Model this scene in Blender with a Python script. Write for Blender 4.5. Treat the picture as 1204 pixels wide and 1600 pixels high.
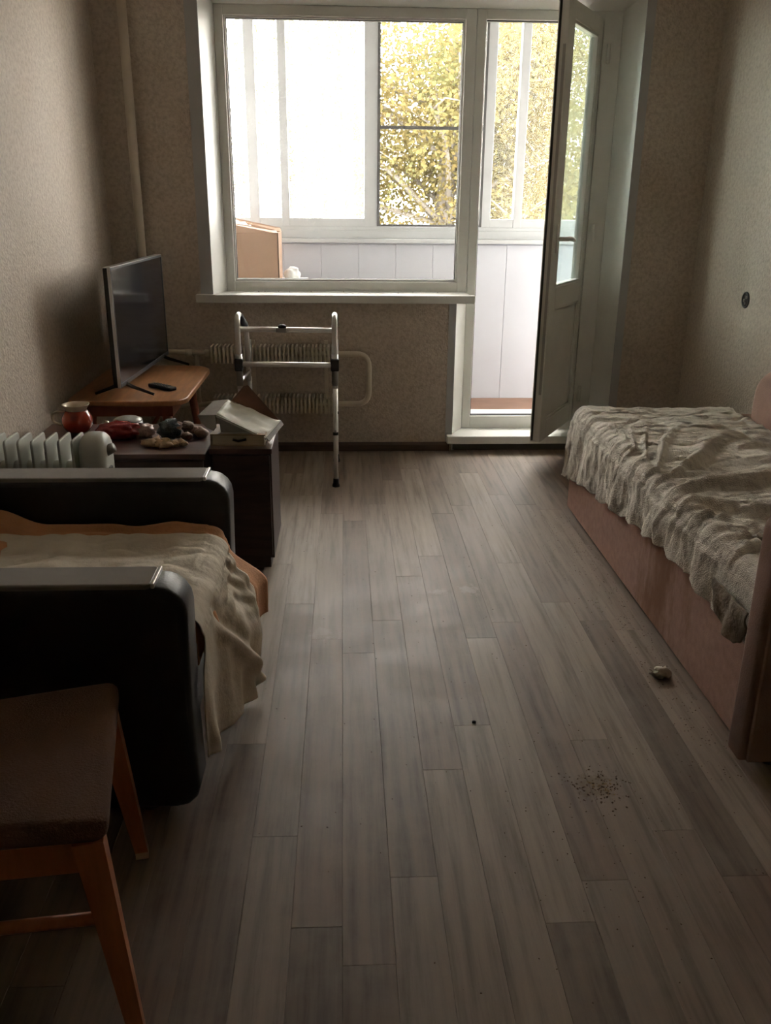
import bpy, bmesh, math, random
from mathutils import Vector, Matrix, noise

for o in list(bpy.data.objects):
    bpy.data.objects.remove(o)
SC = bpy.context.scene
COL = SC.collection

# ---------------------------------------------------------------- camera
F_PX, PITCH, YAW, ROLL, CAM_H = 1364.0, 0.3475, 0.04894, 0.00991, 1.38
fw = Vector((math.sin(YAW)*math.cos(PITCH), math.cos(YAW)*math.cos(PITCH), -math.sin(PITCH)))
rt = Vector((math.cos(YAW), -math.sin(YAW), 0.0))
up = rt.cross(fw)
cx = math.cos(ROLL)*rt + math.sin(ROLL)*up
cy = -math.sin(ROLL)*rt + math.cos(ROLL)*up
cam_d = bpy.data.cameras.new('camera')
cam = bpy.data.objects.new('camera', cam_d)
COL.objects.link(cam)
M3 = Matrix((cx, cy, -fw)).transposed()
cam.matrix_world = Matrix.Translation((0, 0, CAM_H)) @ M3.to_4x4()
cam_d.sensor_fit = 'VERTICAL'
cam_d.sensor_height = 36.0
cam_d.lens = F_PX/1600*36.0
cam_d.clip_start = 0.02
SC.camera = cam

# ---------------------------------------------------------------- sky and exposure
world = bpy.data.worlds.new('overcast_sky')
SC.world = world
world.use_nodes = True
bg = world.node_tree.nodes['Background']
bg.inputs['Color'].default_value = (1.0, 0.955, 0.885, 1)
bg.inputs['Strength'].default_value = 14.5
SC.view_settings.view_transform = 'Standard'
SC.view_settings.look = 'None'
SC.view_settings.gamma = 1.0
SC.view_settings.use_curve_mapping = False
SC.view_settings.exposure = 0.6
SC.cycles.max_bounces = 16
SC.cycles.diffuse_bounces = 12
SC.cycles.glossy_bounces = 5
SC.cycles.transparent_max_bounces = 16
SC.cycles.use_denoising = True
SC.cycles.sample_clamp_indirect = 0.0

# ---------------------------------------------------------------- materials
MATS = {}
def newmat(name):
    m = bpy.data.materials.new(name); m.use_nodes = True
    MATS[name] = m
    nt = m.node_tree
    return m, nt, nt.nodes['Principled BSDF']
def nd(nt, t, **kw):
    n = nt.nodes.new(t)
    for k, v in kw.items(): setattr(n, k, v)
    return n
def ramp(nt, stops):
    r = nd(nt, 'ShaderNodeValToRGB')
    el = r.color_ramp.elements
    while len(el) < len(stops): el.new(0.5)
    for e, (p, c) in zip(el, stops):
        e.position = p; e.color = (c[0], c[1], c[2], 1) if not isinstance(c, (int, float)) else (c, c, c, 1)
    return r
def coords(nt, scale=(1, 1, 1), kind='Object'):
    tc = nd(nt, 'ShaderNodeTexCoord'); mp = nd(nt, 'ShaderNodeMapping')
    mp.inputs['Scale'].default_value = scale
    nt.links.new(tc.outputs[kind], mp.inputs['Vector'])
    return mp.outputs['Vector']
def noise_n(nt, vec, scale, detail=4, rough=0.55):
    n = nd(nt, 'ShaderNodeTexNoise')
    n.inputs['Scale'].default_value = scale; n.inputs['Detail'].default_value = detail
    n.inputs['Roughness'].default_value = rough
    nt.links.new(vec, n.inputs['Vector'])
    return n.outputs['Fac']
def bump(nt, b, height, strength, dist=0.01):
    n = nd(nt, 'ShaderNodeBump')
    n.inputs['Strength'].default_value = strength; n.inputs['Distance'].default_value = dist
    nt.links.new(height, n.inputs['Height']); nt.links.new(n.outputs['Normal'], b.inputs['Normal'])
def mixc(nt, fac, a, c, blend='MIX'):
    n = nd(nt, 'ShaderNodeMix', data_type='RGBA', blend_type=blend)
    for sock, v in ((n.inputs[0], fac), (n.inputs[6], a), (n.inputs[7], c)):
        if isinstance(v, (int, float)): sock.default_value = v
        elif isinstance(v, tuple): sock.default_value = (v[0], v[1], v[2], 1)
        else: nt.links.new(v, sock)
    return n.outputs[2]
def simple(name, col, rough=0.5, metal=0.0, var=0.12, scale=20, bmp=0.0, bscale=None, spec=0.5, stretch=(1, 1, 1), coat=0.0):
    """a plain procedural material: base colour broken up by noise, optional fine relief"""
    m, nt, b = newmat(name)
    v = coords(nt, stretch)
    f = noise_n(nt, v, scale, 5)
    lo = tuple(max(0, c*(1-var)) for c in col); hi = tuple(min(1, c*(1+var)) for c in col)
    r = ramp(nt, [(0.3, lo), (0.7, hi)]); nt.links.new(f, r.inputs[0])
    nt.links.new(r.outputs[0], b.inputs['Base Color'])
    b.inputs['Roughness'].default_value = rough; b.inputs['Metallic'].default_value = metal
    b.inputs['Specular IOR Level'].default_value = spec
    b.inputs['Coat Weight'].default_value = coat
    if bmp: bump(nt, b, noise_n(nt, v, bscale or scale*3, 4), bmp)
    return m

# wallpaper: beige, embossed flecks
m, nt, b = newmat('wallpaper')
v = coords(nt, (1, 1, 1))
f1 = noise_n(nt, v, 55, 3, 0.6); f2 = noise_n(nt, v, 2.2, 3)
vor = nd(nt, 'ShaderNodeTexVoronoi'); vor.inputs['Scale'].default_value = 95; nt.links.new(v, vor.inputs['Vector'])
r = ramp(nt, [(0.34, (0.44, 0.378, 0.312)), (0.50, (0.52, 0.452, 0.377)), (0.68, (0.585, 0.513, 0.432))]); nt.links.new(f1, r.inputs[0])
r2 = ramp(nt, [(0.3, (0.90, 0.87, 0.84)), (0.7, (1, 1, 1))]); nt.links.new(f2, r2.inputs[0])
nt.links.new(mixc(nt, 1.0, r.outputs[0], r2.outputs[0], 'MULTIPLY'), b.inputs['Base Color'])
b.inputs['Roughness'].default_value = 0.55; b.inputs['Specular IOR Level'].default_value = 0.35
hh = mixc(nt, 0.5, f1, vor.outputs['Distance'])
bump(nt, b, hh, 0.5, 0.006)

# laminate boards: one tone per board, long grain, dirt
m, nt, b = newmat('laminate')
oi = nd(nt, 'ShaderNodeObjectInfo')
tc = nd(nt, 'ShaderNodeTexCoord')
cmb = nd(nt, 'ShaderNodeVectorMath', operation='MULTIPLY_ADD')
cmb.inputs[1].default_value = (38, 2.2, 1)
off = nd(nt, 'ShaderNodeVectorMath', operation='SCALE'); off.inputs['Scale'].default_value = 1.0
cv = nd(nt, 'ShaderNodeCombineXYZ')
mul = nd(nt, 'ShaderNodeMath', operation='MULTIPLY'); mul.inputs[1].default_value = 57.0
nt.links.new(oi.outputs['Random'], mul.inputs[0]); nt.links.new(mul.outputs[0], cv.inputs[0]); nt.links.new(mul.outputs[0], cv.inputs[2])
nt.links.new(tc.outputs['Object'], cmb.inputs[0]); nt.links.new(cv.outputs[0], cmb.inputs[2])
g = noise_n(nt, cmb.outputs[0], 1.0, 8, 0.62)
tone = ramp(nt, [(0.0, (0.150, 0.110, 0.085)), (0.3, (0.240, 0.192, 0.152)), (0.55, (0.185, 0.132, 0.102)), (0.8, (0.285, 0.232, 0.184)), (1.0, (0.215, 0.162, 0.122))])
nt.links.new(oi.outputs['Random'], tone.inputs[0])
gr = ramp(nt, [(0.30, (0.56, 0.53, 0.50)), (0.52, (1, 1, 1)), (0.72, (1.22, 1.19, 1.15))]); nt.links.new(g, gr.inputs[0])
c1 = mixc(nt, 1.0, tone.outputs[0], gr.outputs[0], 'MULTIPLY')
geo = nd(nt, 'ShaderNodeNewGeometry')
d1 = noise_n(nt, geo.outputs['Position'], 5.0, 8, 0.68)       # dirt film and scuffs, world-sized so they run across boards
d1r = ramp(nt, [(0.45, 0.0), (0.72, 0.35)]); nt.links.new(d1, d1r.inputs[0])
c2 = mixc(nt, d1r.outputs[0], c1, (0.30, 0.265, 0.215))
# worn pale patches: two spots with a ragged outline
def spot(nt, at, rad, ns=26.0, rag=1.1):
    geo = nd(nt, 'ShaderNodeNewGeometry')
    sb = nd(nt, 'ShaderNodeVectorMath', operation='SUBTRACT'); sb.inputs[1].default_value = at
    nt.links.new(geo.outputs['Position'], sb.inputs[0])
    ln = nd(nt, 'ShaderNodeVectorMath', operation='LENGTH'); nt.links.new(sb.outputs[0], ln.inputs[0])
    nn = noise_n(nt, geo.outputs['Position'], ns, 6, 0.7)
    ma = nd(nt, 'ShaderNodeMath', operation='MULTIPLY_ADD'); ma.inputs[1].default_value = rag*rad*2; 
    nt.links.new(nn, ma.inputs[0]); nt.links.new(ln.outputs['Value'], ma.inputs[2])
    mr = nd(nt, 'ShaderNodeMapRange'); mr.inputs['From Min'].default_value = rad*(1.0+rag*0.55); mr.inputs['From Max'].default_value = rad*(0.75+rag*0.55)
    nt.links.new(ma.outputs[0], mr.inputs['Value'])
    return mr.outputs[0]
for at, rad, cc, k in (((0.46, 2.95, 0), 0.085, (0.40, 0.35, 0.29), 0.5), ((0.34, 2.93, 0), 0.06, (0.38, 0.33, 0.27), 0.4), ((-0.08, 2.62, 0), 0.09, (0.40, 0.35, 0.29), 0.3), ((0.62, 1.79, 0), 0.10, (0.13, 0.085, 0.035), 0.6)):
    s = spot(nt, at, rad)
    kk = nd(nt, 'ShaderNodeMath', operation='MULTIPLY'); kk.inputs[1].default_value = k; nt.links.new(s, kk.inputs[0])
    c2 = mixc(nt, kk.outputs[0], c2, cc)
nt.links.new(c2, b.inputs['Base Color'])
b.inputs['Specular IOR Level'].default_value = 0.32
rr = ramp(nt, [(0.3, 0.42), (0.7, 0.60)]); nt.links.new(d1, rr.inputs[0]); nt.links.new(rr.outputs[0], b.inputs['Roughness'])
bump(nt, b, g, 0.12, 0.002)

simple('subfloor', (0.09, 0.07, 0.055), 0.8)
simple('ceiling_white', (0.80, 0.78, 0.74), 0.8, bmp=0.1)
simple('white_plastic', (0.70, 0.70, 0.66), 0.32, var=0.04, scale=6)
simple('trim_grey', (0.40, 0.40, 0.40), 0.4, var=0.05, scale=5)
simple('grey_rubber', (0.03, 0.03, 0.03), 0.6)
simple('dark_recess', (0.035, 0.026, 0.022), 0.8)
simple('baseboard_brown', (0.070, 0.045, 0.032), 0.45, var=0.3, scale=8, stretch=(1, 10, 10))
simple('chrome', (0.80, 0.79, 0.77), 0.34, 0.55, var=0.05)
simple('alu_grey', (0.42, 0.41, 0.40), 0.35, 0.9, var=0.05)
simple('cream_paint', (0.60, 0.535, 0.43), 0.45, var=0.10, scale=12)
simple('pipe_paint', (0.52, 0.45, 0.36), 0.4, var=0.08, scale=8)
simple('tv_bezel', (0.045, 0.045, 0.048), 0.35)
simple('tv_edge', (0.55, 0.55, 0.55), 0.3, 0.8, var=0.05)
simple('tv_screen', (0.012, 0.012, 0.014), 0.12, var=0.1, spec=0.32)
simple('black_plastic', (0.018, 0.018, 0.018), 0.42)
simple('veneer_orange', (0.34, 0.155, 0.062), 0.38, var=0.22, scale=5, stretch=(10, 1.2, 4))
simple('red_wood', (0.24, 0.075, 0.035), 0.45, var=0.2, scale=6, stretch=(6, 6, 1))
simple('dark_wood', (0.048, 0.026, 0.022), 0.42, var=0.35, scale=5, stretch=(2, 12, 12))
simple('dark_wood_top', (0.095, 0.050, 0.040), 0.36, var=0.3, scale=5, stretch=(2, 12, 12))
simple('black_leather', (0.014, 0.014, 0.014), 0.36, var=0.3, scale=30, bmp=0.08, bscale=180)
simple('arm_pad', (0.21, 0.195, 0.18), 0.36, var=0.12, scale=9)
simple('chrome_strip', (0.62, 0.61, 0.58), 0.3, 0.6)
simple('heater_white', (0.56, 0.57, 0.52), 0.36, var=0.08, scale=12)
simple('red_enamel', (0.32, 0.040, 0.014), 0.16, var=0.15, scale=15, coat=0.4)
simple('cream_enamel', (0.55, 0.47, 0.36), 0.25)
simple('red_film', (0.26, 0.028, 0.022), 0.22, var=0.35, scale=25, bmp=0.5, bscale=40)
simple('pink_film', (0.50, 0.33, 0.29), 0.25, var=0.3, scale=40, bmp=0.5, bscale=60)
simple('tin', (0.33, 0.33, 0.31), 0.4, 0.6)
simple('foil', (0.8, 0.72, 0.6), 0.25, 0.9)
simple('dark_green', (0.030, 0.048, 0.048), 0.35, var=0.4, scale=30, bmp=0.5)
simple('crust_tan', (0.46, 0.31, 0.18), 0.6, var=0.3, scale=60, bmp=0.4)
simple('crust_brown', (0.24, 0.155, 0.105), 0.6, var=0.35, scale=60, bmp=0.4)
simple('carton_white', (0.74, 0.74, 0.66), 0.55, var=0.10, scale=9)
simple('carton_grey', (0.36, 0.34, 0.31), 0.7, var=0.1)
simple('carton_brown', (0.155, 0.080, 0.050), 0.75, var=0.2)
simple('book_cover', (0.30, 0.225, 0.15), 0.6, var=0.35, scale=14)
simple('book_pages', (0.47, 0.40, 0.29), 0.8, var=0.12, scale=4, stretch=(1, 1, 80))
simple('cardboard', (0.33, 0.21, 0.14), 0.75, var=0.10, scale=6)
simple('white_bag', (0.75, 0.76, 0.76), 0.4, var=0.05)
simple('parapet_white', (0.54, 0.565, 0.62), 0.5, var=0.03, scale=3)
simple('balcony_floor', (0.30, 0.17, 0.115), 0.5, var=0.12, scale=6)
simple('balcony_frame', (0.50, 0.52, 0.53), 0.45, var=0.06, scale=7)
simple('net_frame', (0.10, 0.10, 0.10), 0.5)
simple('concrete', (0.17, 0.16, 0.15), 0.9, var=0.15, scale=6)
simple('grass_ground', (0.38, 0.36, 0.29), 0.9, var=0.3, scale=2)
simple('bark', (0.16, 0.145, 0.125), 0.85, var=0.3, scale=20)
simple('sofa_inner', (0.27, 0.165, 0.125), 0.9, var=0.1, bmp=0.2, bscale=200)
simple('chair_wood', (0.46, 0.155, 0.052), 0.36, var=0.2, scale=7, stretch=(8, 8, 1.2))
simple('worn_wood', (0.55, 0.40, 0.27), 0.7, var=0.2)
simple('chair_fabric', (0.125, 0.060, 0.030), 0.85, var=0.28, scale=6, bmp=0.35, bscale=240)
simple('paper_scrap', (0.62, 0.56, 0.47), 0.7, var=0.15)
simple('crumbs', (0.085, 0.050, 0.022), 0.8, var=0.5, scale=40)
simple('crumbs_light', (0.30, 0.20, 0.10), 0.8, var=0.4, scale=40)
simple('sheet_orange', (0.58, 0.29, 0.135), 0.8, var=0.16, scale=7, bmp=0.25, bscale=160)
simple('sheet_yellow', (0.60, 0.40, 0.13), 0.8, var=0.1, scale=7)
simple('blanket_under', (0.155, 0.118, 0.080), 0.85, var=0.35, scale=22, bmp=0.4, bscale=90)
simple('socket_metal', (0.45, 0.42, 0.36), 0.35, 0.8)

# cream sheet: soft wrinkles in the weave
m, nt, b = newmat('sheet_cream')
v = coords(nt)
f = noise_n(nt, v, 5, 4); r = ramp(nt, [(0.3, (0.55, 0.475, 0.375)), (0.7, (0.70, 0.63, 0.51))]); nt.links.new(f, r.inputs[0])
nt.links.new(r.outputs[0], b.inputs['Base Color']); b.inputs['Roughness'].default_value = 0.75
bump(nt, b, noise_n(nt, v, 28, 5, 0.6), 0.35, 0.012)

# blanket: beige with a faint darker scratchy print
m, nt, b = newmat('blanket')
v = coords(nt)
f1 = noise_n(nt, coords(nt, (70, 14, 30)), 1.0, 6, 0.7)
f2 = noise_n(nt, v, 9, 5, 0.65)
wr = ramp(nt, [(0.36, (0.42, 0.37, 0.305)), (0.5, (0.62, 0.56, 0.48)), (0.66, (0.73, 0.67, 0.58))])
mx = mixc(nt, 0.5, f1, f2); nt.links.new(mx, wr.inputs[0])
nt.links.new(wr.outputs[0], b.inputs['Base Color']); b.inputs['Roughness'].default_value = 0.85
bump(nt, b, mixc(nt, 0.35, noise_n(nt, coords(nt, (1.0, 2.6, 1.5)), 14, 6, 0.6), noise_n(nt, v, 300, 2)), 0.8, 0.03)

# sofa bed upholstery: dusty pink-brown with a dirt stain low on the front
m, nt, b = newmat('sofa_pink')
v = coords(nt)
f = noise_n(nt, v, 40, 4); r = ramp(nt, [(0.3, (0.285, 0.165, 0.125)), (0.7, (0.36, 0.215, 0.165))]); nt.links.new(f, r.inputs[0])
c = r.outputs[0]
geo = nd(nt, 'ShaderNodeNewGeometry'); sx_ = nd(nt, 'ShaderNodeSeparateXYZ'); nt.links.new(geo.outputs['Position'], sx_.inputs[0])
mp = nd(nt, 'ShaderNodeMapping'); mp.inputs['Scale'].default_value = (1, 9, 2.6); nt.links.new(geo.outputs['Position'], mp.inputs['Vector'])
st = noise_n(nt, mp.outputs[0], 1.6, 6, 0.65)
ds = nd(nt, 'ShaderNodeMath', operation='SUBTRACT'); ds.inputs[1].default_value = 2.63; nt.links.new(sx_.outputs['Y'], ds.inputs[0])
da = nd(nt, 'ShaderNodeMath', operation='ABSOLUTE'); nt.links.new(ds.outputs[0], da.inputs[0])
mk = nd(nt, 'ShaderNodeMapRange'); mk.inputs['From Min'].default_value = 0.42; mk.inputs['From Max'].default_value = 0.05; mk.inputs['To Max'].default_value = 0.34; mk.inputs['To Min'].default_value = -0.12
nt.links.new(da.outputs[0], mk.inputs['Value'])
sm_ = nd(nt, 'ShaderNodeMath', operation='ADD'); nt.links.new(st, sm_.inputs[0]); nt.links.new(mk.outputs[0], sm_.inputs[1])
sr = ramp(nt, [(0.60, 0.0), (0.86, 0.85)]); nt.links.new(sm_.outputs[0], sr.inputs[0])
c = mixc(nt, sr.outputs[0], c, (0.165, 0.072, 0.028))
nt.links.new(c, b.inputs['Base Color']); b.inputs['Roughness'].default_value = 0.85
bump(nt, b, noise_n(nt, v, 260, 2), 0.25, 0.003)

def glass(name, haze, tint=(1, 1, 1), streak=0.0):
    m = bpy.data.materials.new(name); m.use_nodes = True; MATS[name] = m
    nt = m.node_tree; nt.nodes.clear()
    out = nd(nt, 'ShaderNodeOutputMaterial'); tr = nd(nt, 'ShaderNodeBsdfTransparent'); gl = nd(nt, 'ShaderNodeBsdfGlossy'); tl = nd(nt, 'ShaderNodeBsdfTranslucent')
    tr.inputs[0].default_value = (*tint, 1); gl.inputs['Roughness'].default_value = 0.03; tl.inputs[0].default_value = (0.9, 0.92, 0.92, 1)
    lw = nd(nt, 'ShaderNodeLayerWeight'); lw.inputs['Blend'].default_value = 0.5
    pw = nd(nt, 'ShaderNodeMath', operation='POWER'); pw.inputs[1].default_value = 5.0; nt.links.new(lw.outputs['Facing'], pw.inputs[0])
    fr = nd(nt, 'ShaderNodeMath', operation='MULTIPLY_ADD'); fr.inputs[1].default_value = 0.9; fr.inputs[2].default_value = 0.03; nt.links.new(pw.outputs[0], fr.inputs[0])
    m1 = nd(nt, 'ShaderNodeMixShader'); m2 = nd(nt, 'ShaderNodeMixShader')
    v = coords(nt, (30, 30, 1.5)); f = noise_n(nt, v, 1.0, 4)
    mr = nd(nt, 'ShaderNodeMapRange'); mr.inputs['From Min'].default_value = 0.35; mr.inputs['From Max'].default_value = 0.75
    mr.inputs['To Min'].default_value = haze*(1-streak); mr.inputs['To Max'].default_value = haze*(1+streak)
    nt.links.new(f, mr.inputs['Value']); nt.links.new(mr.outputs[0], m1.inputs[0])
    nt.links.new(tr.outputs[0], m1.inputs[1]); nt.links.new(tl.outputs[0], m1.inputs[2])
    nt.links.new(fr.outputs[0], m2.inputs[0]); nt.links.new(m1.outputs[0], m2.inputs[1]); nt.links.new(gl.outputs[0], m2.inputs[2])
    nt.links.new(m2.outputs[0], out.inputs[0])
glass('glass_clear', 0.004, streak=0.5)
glass('glass_door', 0.012, (0.86, 0.93, 0.92), 0.4)
glass('glass_milky', 0.065, streak=0.3)
glass('glass_hazy', 0.018, streak=0.3)

def leafmat(name, a, c, d):
    m = bpy.data.materials.new(name); m.use_nodes = True; MATS[name] = m
    nt = m.node_tree; nt.nodes.clear()
    out = nd(nt, 'ShaderNodeOutputMaterial'); df = nd(nt, 'ShaderNodeBsdfDiffuse'); tl = nd(nt, 'ShaderNodeBsdfTranslucent'); mx = nd(nt, 'ShaderNodeMixShader')
    f = noise_n(nt, coords(nt), 1.7, 5, 0.75); r = ramp(nt, [(0.36, a), (0.5, c), (0.64, d)]); nt.links.new(f, r.inputs[0])
    nt.links.new(r.outputs[0], df.inputs[0]); nt.links.new(r.outputs[0], tl.inputs[0])
    mx.inputs[0].default_value = 0.5
    nt.links.new(df.outputs[0], mx.inputs[1]); nt.links.new(tl.outputs[0], mx.inputs[2]); nt.links.new(mx.outputs[0], out.inputs[0])
leafmat('leaves_yellow', (0.110, 0.082, 0.033), (0.150, 0.126, 0.054), (0.104, 0.110, 0.050))
leafmat('leaves_pale', (0.075, 0.062, 0.022), (0.095, 0.082, 0.032), (0.080, 0.080, 0.035))

# ---------------------------------------------------------------- mesh helpers
OFF = {}
def link_mesh(name, me, mat, parent=None, smooth=False, kind=None):
    if smooth: me.shade_smooth()
    for mm in (mat if isinstance(mat, (list, tuple)) else [mat]): me.materials.append(MATS[mm])
    o = bpy.data.objects.new(name, me); COL.objects.link(o)
    if parent is not None:
        o.parent = parent
        of = OFF.get(parent.name, Vector((0, 0, 0)))
        if of.length > 0: me.transform(Matrix.Translation(-of))
        OFF[o.name] = of
    if kind: o['kind'] = kind
    return o
def mesh(name, vs, fs, mat, parent=None, smooth=False, kind=None):
    me = bpy.data.meshes.new(name); me.from_pydata([tuple(v) for v in vs], [], fs); me.update()
    return link_mesh(name, me, mat, parent, smooth, kind)
def bm_obj(name, bm, mat, parent=None, smooth=False, kind=None):
    me = bpy.data.meshes.new(name); bm.to_mesh(me); bm.free()
    return link_mesh(name, me, mat, parent, smooth, kind)
def add_box(bm, x0, x1, y0, y1, z0, z1, bev=0.0, seg=2, M=None):
    t = bmesh.new()
    vs = [t.verts.new((x, y, z)) for x in (x0, x1) for y in (y0, y1) for z in (z0, z1)]
    for f in ((0, 1, 3, 2), (4, 6, 7, 5), (0, 4, 5, 1), (2, 3, 7, 6), (0, 2, 6, 4), (1, 5, 7, 3)): t.faces.new([vs[i] for i in f])
    if bev > 0: bmesh.ops.bevel(t, geom=t.edges[:], offset=bev, segments=seg, profile=0.5, affect='EDGES')
    if M: t.transform(M)
    bmesh.ops.recalc_face_normals(t, faces=t.faces[:])
    me = bpy.data.meshes.new('t'); t.to_mesh(me); t.free(); bm.from_mesh(me); bpy.data.meshes.remove(me)
def box(name, x0, x1, y0, y1, z0, z1, mat, parent=None, bev=0.0, seg=2, M=None, kind=None, smooth=None):
    bm = bmesh.new(); add_box(bm, x0, x1, y0, y1, z0, z1, bev, seg, M)
    return bm_obj(name, bm, mat, parent, smooth=(bev > 0.012 if smooth is None else smooth), kind=kind)
def boxes(name, L, mat, parent=None, bev=0.0, M=None, kind=None):
    bm = bmesh.new()
    for a in L: add_box(bm, *a, bev=bev, M=M)
    return bm_obj(name, bm, mat, parent, kind=kind)
def fillet(pts, rad, n=5):
    pts = [Vector(p) for p in pts]; out = [pts[0]]
    for a, p, c in zip(pts, pts[1:], pts[2:]):
        d0 = (a-p); d1 = (c-p); rr = min(rad, d0.length*0.49, d1.length*0.49)
        q0 = p+d0.normalized()*rr; q1 = p+d1.normalized()*rr
        for i in range(n+1):
            t = i/n; out.append(q0*(1-t)**2+p*2*t*(1-t)+q1*t*t)
    out.append(pts[-1]); return out
def add_tube(bm, pts, r, n=10, cap=True):
    pts = [Vector(p) for p in pts]
    rs = r if isinstance(r, (list, tuple)) else [r]*len(pts)
    t0 = (pts[1]-pts[0]).normalized(); nrm = t0.orthogonal().normalized(); rings = []
    for i, p in enumerate(pts):
        t = (pts[min(i+1, len(pts)-1)]-pts[max(i-1, 0)]).normalized()
        nrm = (nrm-t*nrm.dot(t)).normalized(); bi = t.cross(nrm)
        rings.append([bm.verts.new(p+(nrm*math.cos(2*math.pi*k/n)+bi*math.sin(2*math.pi*k/n))*rs[i]) for k in range(n)])
    for a, c in zip(rings, rings[1:]):
        for k in range(n): bm.faces.new((a[k], a[(k+1) % n], c[(k+1) % n], c[k]))
    if cap: bm.faces.new(rings[0][::-1]); bm.faces.new(rings[-1])
def tube(name, pts, r, mat, parent=None, n=10, kind=None):
    bm = bmesh.new(); add_tube(bm, pts, r, n); bmesh.ops.recalc_face_normals(bm, faces=bm.faces[:])
    return bm_obj(name, bm, mat, parent, True, kind)
def lathe(name, prof, c, mat, parent=None, n=24, axis='z', kind=None):
    vs = []; fs = []
    for (r, h) in prof:
        for k in range(n):
            a = 2*math.pi*k/n
            p = (r*math.cos(a), r*math.sin(a), h)
            if axis == 'x': p = (h, r*math.cos(a), r*math.sin(a))
            vs.append(Vector(p)+Vector(c))
    for i in range(len(prof)-1):
        for k in range(n): fs.append((i*n+k, i*n+(k+1) % n, (i+1)*n+(k+1) % n, (i+1)*n+k))
    fs.append(tuple(range(n))[::-1]); fs.append(tuple(range((len(prof)-1)*n, len(prof)*n)))
    o = mesh(name, vs, fs, mat, parent, True, kind)
    fix(o); return o
def fix(o):
    bm = bmesh.new(); bm.from_mesh(o.data); bmesh.ops.recalc_face_normals(bm, faces=bm.faces[:]); bm.to_mesh(o.data); bm.free()
def prism(name, poly, axis, a0, a1, mat, parent=None, bev=0.0, seg=3, smooth=False, kind=None):
    """poly in the two remaining axes, extruded along axis from a0 to a1"""
    def P(p, a): return {'x': (a, p[0], p[1]), 'y': (p[0], a, p[1]), 'z': (p[0], p[1], a)}[axis]
    bm = bmesh.new()
    A = [bm.verts.new(P(p, a0)) for p in poly]; B = [bm.verts.new(P(p, a1)) for p in poly]
    f1 = bm.faces.new(A); f2 = bm.faces.new(B[::-1]); n = len(poly)
    for i in range(n): bm.faces.new((A[i], A[(i+1) % n], B[(i+1) % n], B[i]))
    bmesh.ops.recalc_face_normals(bm, faces=bm.faces[:])
    if bev > 0:
        es = list(set(f1.edges[:]+f2.edges[:]))
        bmesh.ops.bevel(bm, geom=es, offset=bev, segments=seg, profile=0.5, affect='EDGES')
    return bm_obj(name, bm, mat, parent, smooth, kind)
def rrect(x0, x1, y0, y1, rads, n=6):
    """rounded rectangle outline; rads for corners (x0y0, x1y0, x1y1, x0y1)"""
    out = []
    for (cx_, cy_, sx, sy, a0), r in zip(((x0, y0, 1, 1, 180), (x1, y0, -1, 1, 270), (x1, y1, -1, -1, 0), (x0, y1, 1, -1, 90)), rads):
        if r <= 0: out.append((cx_, cy_)); continue
        for i in range(n+1):
            a = math.radians(a0+90*i/n)
            out.append((cx_+sx*r+r*math.cos(a), cy_+sy*r+r*math.sin(a)))
    return out
def blob(name, c, s, mat, parent=None, sub=3, amp=0.2, freq=3.0, seed=0, flat=None):
    bm = bmesh.new(); bmesh.ops.create_icosphere(bm, subdivisions=sub, radius=1.0)
    for v in bm.verts:
        d = v.co.normalized()
        k = 1+amp*noise.noise(d*freq+Vector((seed*7.3, seed*3.1, seed)))*1.6
        q = Vector((d.x*s[0]*k, d.y*s[1]*k, d.z*s[2]*k))
        if flat is not None: q.z = max(q.z, -flat)
        v.co = q+Vector(c)
    return bm_obj(name, bm, mat, parent, True)
def plate(name, q, th, mat, parent=None, sub=0):
    """a thin sheet through the given corner points with a real thickness"""
    q = [Vector(p) for p in q]; n = (q[1]-q[0]).cross(q[2]-q[0]).normalized()*th
    k = len(q); vs = q+[p-n for p in q]
    fs = [tuple(range(k)), tuple(range(2*k-1, k-1, -1))]+[(i, k+i, k+(i+1) % k, (i+1) % k) for i in range(k)]
    o = mesh(name, vs, fs, mat, parent); fix(o); return o
def thing(name, label, cat, loc, rz=0.0, group=None, local=False):
    o = bpy.data.objects.new(name, None); COL.objects.link(o)
    o.empty_display_size = 0.1
    o.location = loc; o.rotation_euler = (0, 0, rz); tag(o, label, cat, group)
    OFF[o.name] = Vector((0, 0, 0)) if local else Vector(loc)
    return o
def tag(o, label, cat, group=None, kind=None):
    o['label'] = label; o['category'] = cat
    if group: o['group'] = group
    if kind: o['kind'] = kind
    return o
def setting(name, label, loc=(0, 0, 0)):
    o = bpy.data.objects.new(name, None); COL.objects.link(o); o.location = loc; o.empty_display_size = 0.1
    o['kind'] = 'structure'; o['label'] = label; OFF[o.name] = Vector(loc)
    return o
def grid(name, nu, nv, fn, mat, parent=None, th=0.0, mats=None):
    vs = [fn(i/(nu-1), j/(nv-1)) for j in range(nv) for i in range(nu)]
    fs = [(j*nu+i, j*nu+i+1, (j+1)*nu+i+1, (j+1)*nu+i) for j in range(nv-1) for i in range(nu-1)]
    o = mesh(name, vs, fs, mat, parent, True)
    if th:
        sm = o.modifiers.new('thickness', 'SOLIDIFY'); sm.thickness = th; sm.offset = 0
    return o
def N(x, y, z=0.0): return noise.noise(Vector((x, y, z)))
def lerp_tab(tab, t):
    if t <= tab[0][0]: return tab[0][1]
    for (a, va), (c, vc) in zip(tab, tab[1:]):
        if t <= c:
            k = (t-a)/(c-a); k = k*k*(3-2*k)
            return va+(vc-va)*k
    return tab[-1][1]
def sstep(a, c, t):
    k = min(1, max(0, (t-a)/(c-a))); return k*k*(3-2*k)

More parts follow.
